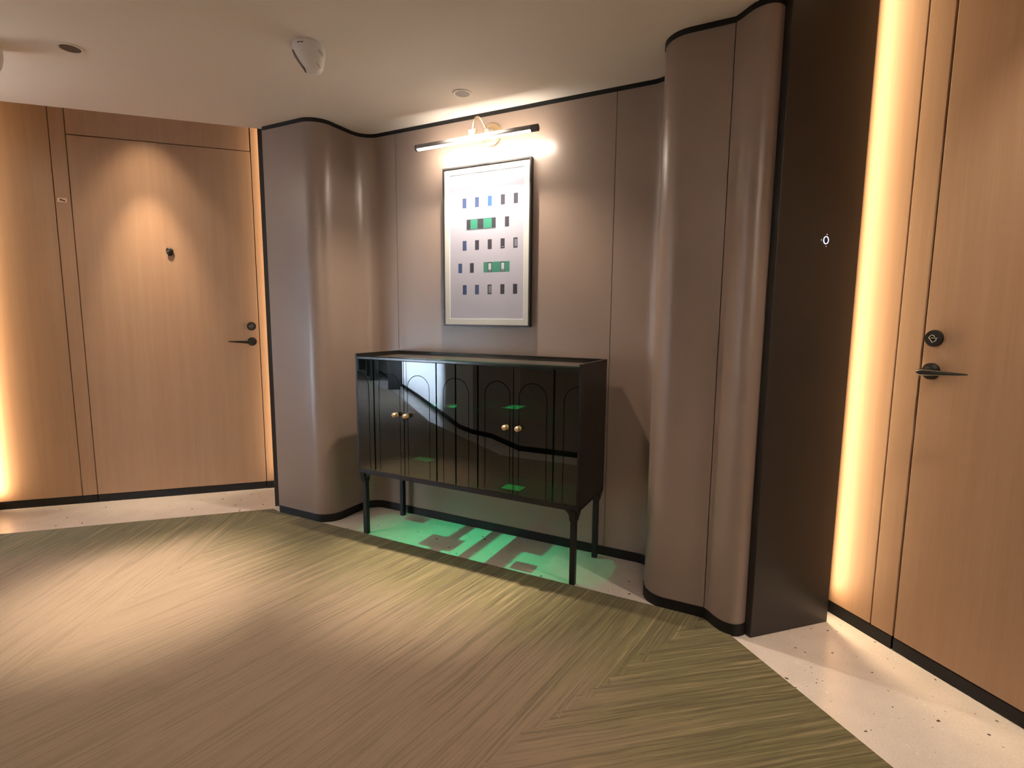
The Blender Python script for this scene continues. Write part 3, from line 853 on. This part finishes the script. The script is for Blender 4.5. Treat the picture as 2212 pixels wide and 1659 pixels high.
# printed mark on the face towards the viewer and two moulded grooves
def on_body(a, z, out=.0):
    lv = [(0, .056, 0), (-.006, .060, 0), (-.028, .062, 0), (-.050, .059, .003), (-.074, .051, .008), (-.094, .042, .013), (-.108, .033, .016), (-.118, .011, .017)]
    lv = [(a_ * DZ, b_, c_) for a_, b_, c_ in lv]
    for (za, ra_, oa), (zb, rb_, ob) in zip(lv, lv[1:]):
        if zb <= z <= za:
            f = (z - za) / (zb - za); r_ = ra_ + (rb_ - ra_) * f; ox = oa + (ob - oa) * f
            return (ox + (r_ + out) * math.cos(a), (r_ + out) * .985 * math.sin(a), z)
bm = bmesh.new()
A0 = math.radians(-58)
def strip_on(a0, a1, z0, z1, rad, n=6):
    tube(bm, [on_body(a0 + (a1 - a0) * i / n, z0 + (z1 - z0) * i / n, .0002) for i in range(n + 1)], rad, 6)
strip_on(math.radians(-122), math.radians(-117), -.017, -.017, .0024, 3)
strip_on(math.radians(-113), math.radians(-101), -.0165, -.017, .0017, 5)
link('printed_mark', bm, MT['mark'], parent=det)
for a0, a1, z0, z1, rd in ((-48, -26, -.030, -.040, .0011), (-50, -28, -.038, -.048, .0011), (-62, -34, -.080, -.089, .0009)):
    bm = bmesh.new(); strip_on(math.radians(a0), math.radians(a1), z0, z1, rd)
    link('groove', bm, MT['seam'], parent=det)
def copy_tree(o, parent=None):
    c = o.copy(); COL.objects.link(c)
    if parent is not None: c.parent = parent
    for ch in list(o.children): copy_tree(ch, c)
    return c
det2 = copy_tree(det)
det2.location = (-2.90, 1.030, ZC)
det2['label'] = 'white motion detector cut off by the left edge of the view'
for o_ in (det, det2): o_['group'] = 'ceiling motion detectors'

# ------------------------------------------------------------------ small things on the walls
sg = thing('door_sign', 'tiny pale plate on the wood strip left of the left door', 'sign', SN(-1.5755, NLW, 1.889), PI / 4)
bm = bmesh.new(); box(bm, -.024, .024, -.003, 0, -.013, .013, .001); link('plate', bm, MT['plate'], parent=sg)
bm = bmesh.new()
b2 = bmesh.new()
vv = [b2.verts.new(p) for p in ((-.013, -.0034, .008), (.015, -.0034, -.0015), (.014, -.0034, -.009), (-.006, -.0034, -.003), (-.012, -.0034, -.007))]
b2.faces.new(vv); ex = bmesh.ops.extrude_face_region(b2, geom=b2.faces[:]); bmesh.ops.translate(b2, verts=[q_ for q_ in ex['geom'] if isinstance(q_, bmesh.types.BMVert)], vec=(0, .0006, 0))
merge(bm, b2); link('plate_mark', bm, MT['hardware'], parent=sg)

bell = thing('doorbell_button', 'small round touch button with a glowing white ring on the dark panel', 'doorbell', SN(1.667, -1.510, 1.490), PI / 4)
# dark panel faces +n: local -y must point to +n  -> rotation 45 degrees gives y = -n
bm = bmesh.new(); lathe(bm, [(.0095, 0), (.0095, .0012), (0, .0014)], 28, 0, FRONT); link('glass_disc', bm, MT['ringglass'], parent=bell, smooth=True)
bm = bmesh.new()
tube(bm, [(.0108 * math.cos(2 * PI * i / 36), -.0014, .0128 * math.sin(2 * PI * i / 36)) for i in range(36)], .0013, 8, closed=True)
link('light_ring', bm, MT['ring'], parent=bell)
for dx, dz in ((-.021, .0), (.004, .0205), (.003, -.0215)):
    bm = bmesh.new(); lathe(bm, [(.0017, 0), (.0015, .0008), (0, .001)], 12, 0, at(dx, 0, dz) @ FRONT); link('light_dot', bm, MT['ringdot'], parent=bell)
